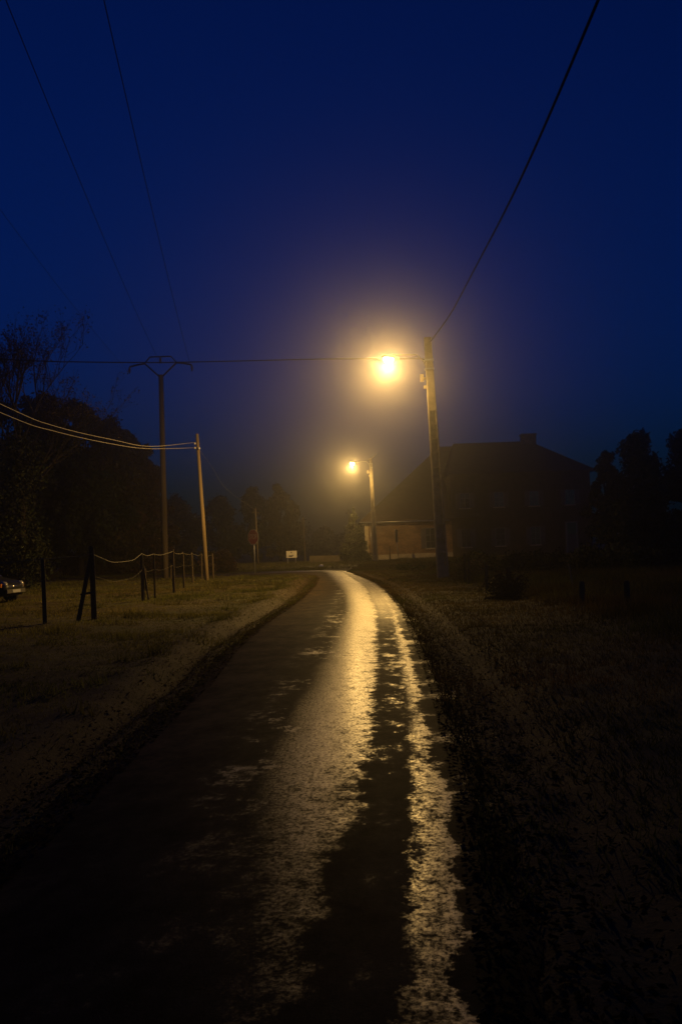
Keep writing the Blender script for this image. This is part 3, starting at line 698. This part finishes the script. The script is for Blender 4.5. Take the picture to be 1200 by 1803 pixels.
# ------------------------------------------------------------------ parked car at the left edge
def car():
    t = thing('parked_car', 'dark parked car half out of view at the left edge of the pasture', 'car', (-13.78, 33.3, gh(-13.0, 33)), R(-12))
    # stations along x (front = +x): x, sill z, belt z, half width
    st = [(-1.98, .42, .78, .62), (-1.9, .30, .92, .76), (-1.5, .24, .98, .83), (-0.6, .22, .98, .85), (0.4, .22, .96, .85), (0.85, .22, .94, .85), (1.3, .23, .88, .83), (1.7, .24, .80, .78), (1.92, .28, .70, .68), (2.0, .38, .58, .55)]
    vs = []; n = 10
    for (x, z0, z1, w) in st:
        zm = z0 + (z1 - z0) * .55
        for (yy, zz) in [(-w * .8, z0), (-w * .97, z0 + .08), (-w, zm), (-w * .95, z1 - .06), (-w * .80, z1), (w * .80, z1), (w * .95, z1 - .06), (w, zm), (w * .97, z0 + .08), (w * .8, z0)]:
            vs.append((x, yy, zz))
    fs = [(j * n + k, j * n + (k + 1) % n, (j + 1) * n + (k + 1) % n, (j + 1) * n + k) for j in range(len(st) - 1) for k in range(n)] + [tuple(range(n)), tuple((len(st) - 1) * n + k for k in range(n))]
    MB().add(vs, fs).build('body', M['carpaint'], t, True)
    # cabin: x, top z, half width low, half width high
    cb = [(-1.86, .94, .70, .68), (-1.45, 1.38, .76, .60), (-1.0, 1.45, .79, .61), (-0.2, 1.47, .80, .62), (0.2, 1.42, .80, .61), (1.05, .93, .76, .72)]
    vs = []
    for (x, zt, wl, wh) in cb: vs += [(x, -wl, .90), (x, -wh, zt), (x, wh, zt), (x, wl, .90)]
    fs = [(j * 4 + k, j * 4 + (k + 1) % 4, j * 4 + 4 + (k + 1) % 4, j * 4 + 4 + k) for j in range(len(cb) - 1) for k in range(4)] + [(0, 1, 2, 3), (20, 21, 22, 23)]
    MB().add(vs, fs).build('cabin', M['carpaint'], t)
    # glazing, each pane set a little proud
    def pane(name, q, off):
        a, b_, c, d = [Vector(p) for p in q]; nrm = (b_ - a).cross(c - a).normalized()
        if nrm.dot(Vector(off)) < 0: nrm = -nrm
        m_ = MB(); m_.add([p + nrm * .004 for p in (a, b_, c, d)] + [p + nrm * .012 for p in (a, b_, c, d)], [(0, 1, 2, 3), (4, 5, 6, 7), (0, 1, 5, 4), (1, 2, 6, 5), (2, 3, 7, 6), (3, 0, 4, 7)])
        m_.build(name, M['glass'], t)
    pane('windscreen', [(0.95, -.68, .99), (0.95, .68, .99), (0.28, .56, 1.37), (0.28, -.56, 1.37)], (1, 0, 1))
    pane('rear_window', [(-1.8, -.62, 1.0), (-1.8, .62, 1.0), (-1.5, .56, 1.33), (-1.5, -.56, 1.33)], (-1, 0, 1))
    for s in (-1, 1):
        pane('side_window', [(-1.4, s * .752, .98), (-0.55, s * .772, .98), (-0.55, s * .64, 1.40), (-1.3, s * .635, 1.35)], (0, s, 0))
        pane('side_window', [(-0.47, s * .777, .98), (0.7, s * .765, .98), (0.12, s * .645, 1.37), (-0.47, s * .642, 1.40)], (0, s, 0))
        MB().box(0.55, 0.72, min(s * .80, s * .98), max(s * .80, s * .98), .95, 1.08).build('wing_mirror', M['carpaint'], t)
        h = MB(); h.tube([(1.78, s * .52, .66), (1.93, s * .51, .655), (1.985, s * .50, .65)], [.13, .12, .06], 12).build('headlight', M['lampglass'], t, True)
        MB().box(1.70, 1.88, min(s * .64, s * .74), max(s * .64, s * .74), .58, .70).build('indicator', M['amber'], t)
        MB().box(-1.96, -1.86, min(s * .52, s * .70), max(s * .52, s * .70), .66, .86).build('tail_light', M['red'], t)
    MB().box(1.96, 2.035, -.58, .58, .36, .50).build('bumper', M['dark'], t)
    MB().box(-2.03, -1.94, -.6, .6, .36, .52).build('bumper', M['dark'], t)
    MB().tube([(1.965, -.45, .60), (1.985, 0, .605), (1.965, .45, .60)], .018, 6).build('grille_trim', M['chrome'], t, True)
    MB().tube([(0.98, -.70, .975), (1.02, 0, .985), (0.98, .70, .975)], .014, 6).build('scuttle_trim', M['chrome'], t, True)
    MB().box(2.036, 2.044, -.25, .25, .38, .48).build('number_plate', M['plate'], t)
    for x in (-1.25, 1.3):
        for s in (-1, 1):
            w = MB(); y0 = s * .70; prof = [(.0, .31 - .11), (.0, .29), (.03, .31), (.15, .31), (.18, .29), (.18, .31 - .11)]
            nn = 20; vs = []
            for (a, r_) in prof:
                for k in range(nn): q = 2 * PI * k / nn; vs.append((x + r_ * math.cos(q), y0 + s * a, .31 + r_ * math.sin(q)))
            fs = [(j * nn + k, j * nn + (k + 1) % nn, (j + 1) * nn + (k + 1) % nn, (j + 1) * nn + k) for j in range(5) for k in range(nn)]
            w.add(vs, fs); wo_ = w.build('tyre', M['rubber'], t, True)
            rm = MB(); rm.tube([(x, y0 + s * .10, .31), (x, y0 + s * .165, .31)], .198, 16)
            rm.build('rim', M['steel'], wo_)
car()

# ------------------------------------------------------------------ trees, shrubs, hedges
def leaves(centers, radii, n, size, base, spread=0.35, droop=0.0):
    """n leaf quads spread in a set of clumps (centre, radius xyz); returns verts, colours"""
    centers = np.array(centers, float); radii = np.array(radii, float)
    if radii.ndim == 1: radii = np.repeat(radii[:, None], 3, 1)
    vol = radii.prod(1) ** 0.75; pick = rng.choice(len(centers), n, p=vol / vol.sum())
    d = rng.normal(size=(n, 3)); d /= np.linalg.norm(d, axis=1)[:, None]
    r = rng.random(n) ** 0.42 * (1 + 0.24 * np.abs(rng.normal(size=n)) * (rng.random(n) < .5))
    pos = centers[pick] + d * r[:, None] * radii[pick]
    pos[:, 2] = np.maximum(pos[:, 2], 0.08)
    a = rng.normal(size=(n, 3)); a /= np.linalg.norm(a, axis=1)[:, None]
    b = np.cross(a, rng.normal(size=(n, 3))); b /= np.linalg.norm(b, axis=1)[:, None]
    s = size * (0.55 + 0.9 * rng.random(n))[:, None]
    q = np.stack([pos - a * s, pos - b * s * 0.5, pos + a * s, pos + b * s * 0.5], 1).reshape(-1, 3)
    clump = 0.7 + 0.6 * rng.random(len(centers))
    col = np.array(base) * (clump[pick] * (1 - spread + 2 * spread * rng.random(n)))[:, None]
    col[:, 0] *= 0.8 + 0.5 * rng.random(n)
    return q, col

def branches(mb, p, d, L, rad, depth, spreadA=0.55, kids=3, shrink=0.68, up=0.15):
    p = Vector(p); d = Vector(d).normalized()
    bend = Vector((rnd.gauss(0, .12), rnd.gauss(0, .12), rnd.gauss(up * .5, .08)))
    mid = p + d * L * .5; d2 = (d + bend).normalized(); e = mid + d2 * L * .5
    mb.tube([p, mid, e], [rad, rad * .85, rad * .68], 5 if rad > .03 else 3, cap=False)
    tips = [e]
    if depth > 0:
        for k in range(kids + (rnd.random() < .4)):
            ax = Vector((rnd.gauss(0, 1), rnd.gauss(0, 1), rnd.gauss(0, .5))).normalized()
            nd = (d2 + ax * spreadA * rnd.uniform(.7, 1.3) + Vector((0, 0, up))).normalized()
            st = mid.lerp(e, rnd.uniform(.2, 1.0)) if k else e
            tips += branches(mb, st, nd, L * shrink * rnd.uniform(.8, 1.2), rad * .6, depth - 1, spreadA, kids, shrink, up)
    return tips

def leafy_tree(label, x, y, h, r, base, n=9000, size=0.17, low=0.12, group=None, name='broadleaf_tree', cat='tree'):
    t = thing(name, label, cat, (x, y, gh(x, y) if y < 68 else 0.0), rnd.uniform(-.15, .15), group)
    tr = MB(); tr.tube([(0, 0, -0.3), (rnd.uniform(-.2, .2), 0, h * .3), (rnd.uniform(-.3, .3), 0, h * .75)], [h * .022, h * .018, h * .006], 8)
    cs, rs = [], []
    for k in range(60):
        z = h * (low + (0.97 - low) * rnd.random() ** .85)
        prof = math.sin(PI * min(1, max(0.08, (z / h - low) / (1 - low)) ** .75 * .80 + .16))
        a = rnd.uniform(0, 2 * PI); q = r * prof * rnd.uniform(.25, .95)
        rr = r * rnd.uniform(.14, .30) * (.55 + .45 * prof)
        z = min(z, h - rr * .8)
        c = (q * math.cos(a), q * math.sin(a), max(z, rr * .5)); cs.append(c); rs.append(rr)
        if k < 22: tr.tube([(0, 0, c[2] * .55), (c[0] * .5, c[1] * .5, c[2] * .78), c], [h * .008, h * .005, h * .002], 5, cap=False)
    tr.build('trunk', M['bark'], t, True)
    q, col = leaves(cs, rs, n, size, base); q[:, 2] = np.minimum(q[:, 2], 14.6)
    link('crown', np_mesh('crown', q, 4, col), M['leaf'], t)
    return t

DG = (0.026, 0.032, 0.012); BG = (0.045, 0.037, 0.014); RB = (0.06, 0.036, 0.016)
grpL = 'trees along the left edge of the pasture'
leafy_tree('tall dark tree at the far left edge below the bare branches', -26.0, 70, 14.0, 5.6, DG, 30000, group=grpL)
leafy_tree('dark dense tree directly beneath the bare-topped tree, left', -23.0, 70, 14.2, 4.9, DG, 30000, group=grpL)
leafy_tree('dark tree second down the sloping left tree line', -20.4, 71, 13.6, 4.2, DG, 26000, group=grpL)
leafy_tree('rounded dark tree midway down the sloping left tree line', -18.3, 73, 12.8, 3.9, BG, 24000, group=grpL)
leafy_tree('brownish tree near the lower end of the left tree line', -17.0, 75, 11.6, 3.3, BG, 20000, group=grpL)
leafy_tree('lowest brown tree of the left tree line beside the power pole', -15.6, 74, 9.2, 2.3, RB, 12000, group=grpL)
# bare winter tree with a feathery top
t = thing('bare_tree', 'bare feathery tree rising highest at the left edge', 'tree', (-16.9, 48.0, gh(-16.9, 48)))
mb = MB()
mb.tube([(0, 0, -0.3), (.1, 0, 4), (0, 0, 7)], [.2, .165, .13], 8)
tips = []
for k in range(13):
    a = 2 * PI * k / 13 + rnd.uniform(-.3, .3)
    tips += branches(mb, (0, 0, 4.6 + k * .25), (math.cos(a) * .85, math.sin(a) * .6, .9), rnd.uniform(2.7, 3.5), .05, 4, .6, 3, .66, .15)
tips += branches(mb, (0, 0, 7), (0, 0, 1), 2.7, .11, 4, .5, 3, .66, .22)
mb.v = [(x, y, min(z, 14.3 + .2 * math.sin(x * 5))) for x, y, z in mb.v]
mb.build('trunk', M['bark'], t)
q, col = leaves([tuple(p) for p in tips[::3]], [.3] * len(tips[::3]), 9000, 0.055, (0.03, 0.022, 0.012))
q2, col2 = leaves([(rnd.uniform(-1.6, 1.2), rnd.uniform(-.8, .8), .8 + .62 * k) for k in range(11)], [rnd.uniform(.7, 1.3) for k in range(11)], 9000, .09, (0.016, 0.019, 0.008))
q = np.concatenate([q, q2]); col = np.concatenate([col, col2]); q[:, 2] = np.minimum(q[:, 2], 14.5)
link('crown', np_mesh('crown', q, 4, col), M['leaf'], t)

grpF = 'hazy trees beyond the junction'
leafy_tree('hazy dark tree behind the wooden telephone pole', -22.5, 122, 9.6, 4.6, BG, 7000, .22, .06, grpF)
leafy_tree('hazy dark tree between telephone pole and stop sign', -16.6, 124, 9.0, 4.0, DG, 7000, .22, .06, grpF)
leafy_tree('hazy rounded tree straight behind the stop sign', -11.8, 122, 10.2, 3.0, DG, 7000, .22, .06, grpF)
leafy_tree('hazy tree behind and left of the white notice board', -8.4, 123, 10.4, 2.7, BG, 7000, .22, .06, grpF)
leafy_tree('hazy narrow tree directly behind the white notice board', -6.6, 126, 8.6, 1.8, BG, 5000, .22, .06, grpF)
grpD = 'distant trees behind the junction'
for k, (x, y, h, r, lb) in enumerate([(-34, 150, 10, 7, 'distant dim tree far behind the power pole'), (-3.2, 190, 6.0, 4.0, 'low distant tree above the low pale wall, left one'), (2.6, 200, 6.6, 4.6, 'low distant tree above the low pale wall, right one'), (-12, 210, 9, 6.5, 'farthest dim tree behind the stop sign'), (9, 205, 7, 5, 'distant tree mostly hidden behind the farmhouse')]):
    leafy_tree(lb, x, y, h, r, DG, 4000, .3, .03, grpD)
grpR = 'dark trees right of the farmhouse'
leafy_tree('black narrow tree touching the farmhouse eave on the right', 18.5, 63, 7.9, 1.7, DG, 9000, .13, .05, grpR)
leafy_tree('black bushy tree right of the narrow one, highest at right', 20.5, 62, 8.9, 3.0, DG, 16000, .14, .05, grpR)
leafy_tree('black bushy tree at the right edge of the view', 23.6, 61, 8.7, 3.3, DG, 16000, .14, .05, grpR)
leafy_tree('black tree filling the lower right behind the rough field', 15.8, 47, 4.4, 2.6, DG, 7000, .12, .03, grpR)
# conifer in front of the house corner
def conifer(label, x, y, h, r):
    t = thing('conifer', label, 'tree', (x, y, 0))
    MB().tube([(0, 0, -.3), (0, 0, h * .6), (0, 0, h * .96)], [.12, .08, .02], 8).build('trunk', M['bark'], t, True)
    cs, rs = [], []
    for k in range(70):
        z = h * (k / 70) ** 1.05; q = r * (1 - z / h) ** .85
        a = rnd.uniform(0, 2 * PI); cs.append((q * .66 * math.cos(a), q * .66 * math.sin(a), z + .15)); rs.append((max(.1, q * .42), max(.1, q * .42), .28))
    q, col = leaves(cs, rs, 9000, .10, (0.030, 0.036, 0.016))
    link('crown', np_mesh('crown', q, 4, col), M['leaf'], t)
conifer('pointed dark conifer bush in front of the brick house corner', 1.35, 98.5, 5.6, 1.75)

def shrub(label, x, y, w, d, h, base, n=3500, size=.10, group=None, name='shrub', cat='shrub'):
    t = thing(name, label, cat, (x, y, gh(x, y) if y < 68 else 0.0), 0, group)
    cs, rs = [], []
    for k in range(14):
        a = rnd.uniform(0, 2 * PI); q = rnd.random() ** .6
        rr = min(w, h) * rnd.uniform(.22, .36)
        cs.append((w * .5 * q * math.cos(a), d * .5 * q * math.sin(a), rnd.uniform(.15, 1) * (h - rr))); rs.append((rr * 1.2, rr, rr))
    mb = MB()
    for c in cs[:8]: mb.tube([(c[0] * .2, c[1] * .2, -.1), (c[0] * .6, c[1] * .6, c[2] * .6), c], [.03, .02, .008], 5, cap=False)
    mb.build('stem', M['bark'], t)
    q, col = leaves(cs, rs, n, size, base); link('foliage', np_mesh('foliage', q, 4, col), M['leaf'], t)
gs = 'scrub along the back of the pasture'
for k, (x, y, w, h, lb) in enumerate([(-27.5, 75.5, 6, 2.2, 'low scrub at the far left edge behind the parked car'), (-22.5, 73.5, 6, 2.0, 'low scrub behind the leftmost fence post'), (-18, 72, 5, 2.1, 'low scrub left of the braced fence post line'), (-14.2, 71, 4.2, 1.9, 'low scrub at the foot of the power pole'), (-11.2, 69.5, 3.6, 1.8, 'dark scrub just left of the telephone pole foot'), (-9.4, 68.6, 2.4, 1.7, 'dark rounded bush ending the scrub, right of the telephone pole')]):
    shrub(lb, x, y, w, 2.4, h, RB if k % 2 else BG, 5000, .11, gs)
gh_ = 'low hedge in front of the farmhouse'
for k, x in enumerate((6.6, 8.9, 11.2, 13.5)):
    shrub(['low black hedge section nearest the concrete pole, right', 'second low black hedge section right of the concrete pole', 'third low black hedge section right of the concrete pole', 'low black hedge section farthest right below the trees'][k], x, 44.2 - .5 * k, 2.9, 1.3, 1.25, DG, 3500, .08, gh_, 'hedge', 'hedge')
shrub('low dark hedge clump across the verge, left of the concrete pole', 4.6, 54.5, 3.6, 1.0, .55, DG, 3000, .06, None, 'hedge', 'hedge')  # leafy clump added for a dark strip of unclear nature
shrub('dark conical bramble mound beside the stubby posts, right', 4.45, 25.6, 0.9, .8, 1.0, (0.03, 0.02, 0.009), 3500, .04, None, 'bramble', 'shrub')
shrub('tangled dry weeds beside the concrete pole foot', 5.35, 39.5, 1.2, .7, 1.15, (0.11, 0.085, 0.03), 1500, .045, None, 'weeds', 'weeds')

# ------------------------------------------------------------------ grass
def grass(n, sampler, hfun, base, wid, name, label):
    x, y = sampler(n)
    keep = ~on_road(x, y, 0.0) | (~on_road(x, y, -0.22) & (rng.random(n) < 0.35))
    dl, dr = edge_l(y) - x, x - edge_r(y)
    rut = ((dl > 0) & (dl < 1.0 + 0.3 * np.sin(y * .8))) | ((dr > 0) & (dr < 0.6))
    keep &= ~(rut & (y < 58) & (rng.random(n) < 0.72))
    x, y = x[keep], y[keep]; n = len(x)
    z = np.where(on_road(x, y, 0.0), 0.0, ground_h(x, y) - 0.01)
    h = hfun(x, y, n) * (0.5 + 0.9 * rng.random(n))
    a = rng.random(n) * 2 * PI; w = wid * (0.6 + 0.8 * rng.random(n)) * (1 + y / 40)
    lean = rng.normal(size=(n, 2)) * 0.45 * h[:, None]
    p0 = np.c_[x - np.cos(a) * w, y - np.sin(a) * w, z]; p1 = np.c_[x + np.cos(a) * w, y + np.sin(a) * w, z]
    p2 = np.c_[x + lean[:, 0], y + lean[:, 1], z + h]
    q = np.stack([p0, p1, p2], 1).reshape(-1, 3)
    pat = 0.5 + 0.5 * snoise(x, y, 0.5, 3)
    col = np.array(base[0]) * (1 - pat[:, None]) + np.array(base[1]) * pat[:, None]
    col = col * (0.55 + 0.9 * rng.random(n))[:, None] * (1 + 0.55 * snoise(x, y, 1.3, 17))[:, None].clip(.35, 1.6)
    o = link(name, np_mesh(name, q, 3, col), M['blade']); tag(o, label, 'grass', kind='stuff')
def samp_left(n):
    y = 4 + 68 * rng.random(n) ** 0.8; x = edge_l(np.minimum(y, 50)) + 0.25 - rng.random(n) ** 1.7 * (0.40 * y + 3); return x, y
def h_left(x, y, n):
    f = 0.03 + 0.05 * np.clip(snoise(x, y, 0.8, 1) + .2, 0, 1) + 0.42 * np.clip(snoise(x, y, 2.4, 9) - .42, 0, 1) + 0.25 * np.clip(snoise(x, y, 0.9, 31) - .5, 0, 1)
    return f
grass(260000, samp_left, h_left, ((0.125, 0.10, 0.028), (0.085, 0.095, 0.021)), 0.006, 'pasture_grass', 'short uneven pasture grass left of the lane')
def samp_right(n):
    y = 4 + 90 * rng.random(n) ** 0.9; x = np.where(y < 58, edge_r(y), 0.5 + (y - 58) * .06) - 0.2 + rng.random(n) ** 1.7 * (0.36 * np.minimum(y, 50) + 1.5); return x, y
def h_right(x, y, n):
    wild = np.clip((x - 4.6) / 1.2, 0, 1)
    return 0.06 + 0.05 * np.clip(snoise(x, y, 1.1, 2), 0, 1) + wild * (0.14 + 0.2 * np.clip(snoise(x, y, 1.4, 7), 0, 1))
grass(230000, samp_right, h_right, ((0.12, 0.076, 0.025), (0.07, 0.082, 0.018)), 0.006, 'rough_grass', 'rough tufted grass right of the lane')
def samp_far(n):
    y = 67 + 40 * rng.random(n); x = -30 + 34 * rng.random(n); return x, y
grass(30000, samp_far, lambda x, y, n: np.full(n, 0.14), ((0.09, 0.07, 0.025), (0.06, 0.07, 0.018)), 0.008, 'far_grass', 'dim grass beyond the junction')

# fallen leaves and grit along the verges and the lane edges
nl = 42000
y = 2.5 + 50 * rng.random(nl) ** 1.3; side = rng.random(nl) < 0.5
off = np.abs(rng.normal(size=nl)) * 0.5 - 0.30
x = np.where(side, edge_l(y) - off, edge_r(y) + off)
z = np.where(on_road(x, y, -0.05), 0.035, np.maximum(ground_h(x, y), -0.1) + 0.008)
z = np.where(on_road(x, y, 0.0) & (off > -0.1), 0.02, z)
c = np.c_[x, y, z]; a = rng.normal(size=(nl, 3)) * [1, 1, .35]; a /= np.linalg.norm(a, axis=1)[:, None]
b = np.cross(a, [0, 0, 1]) + rng.normal(size=(nl, 3)) * .2; sz = (0.008 + 0.022 * rng.random(nl) ** 2)[:, None]
q = np.stack([c - a * sz, c - b * sz * .6, c + a * sz, c + b * sz * .6], 1).reshape(-1, 3)
col = np.array([0.065, 0.042, 0.016]) * (0.4 + rng.random(nl))[:, None]
o = link('leaf_litter', np_mesh('leaf_litter', q, 4, col), M['blade']); tag(o, 'fallen leaves and grit strewn along the lane edges', 'leaf litter', kind='stuff')

# ------------------------------------------------------------------ misty air
hz = MB().box(-345, 345, -345, 345, -1.2, 14.75).build('haze', None)
hm = bpy.data.materials.new('misty_air'); hm.use_nodes = True
n_, l_ = hm.node_tree.nodes, hm.node_tree.links; n_.clear()
ou = n_.new('ShaderNodeOutputMaterial'); pv = n_.new('ShaderNodeVolumePrincipled')
pv.inputs['Color'].default_value = (0.95, 0.94, 0.93, 1)
pv.inputs['Density'].default_value = HAZE_DENSITY
pv.inputs['Anisotropy'].default_value = 0.94
l_.new(pv.outputs[0], ou.inputs['Volume'])
hz.data.materials.append(hm)
tag(hz, 'thin night mist glowing around the street lamps', 'haze', kind='stuff')
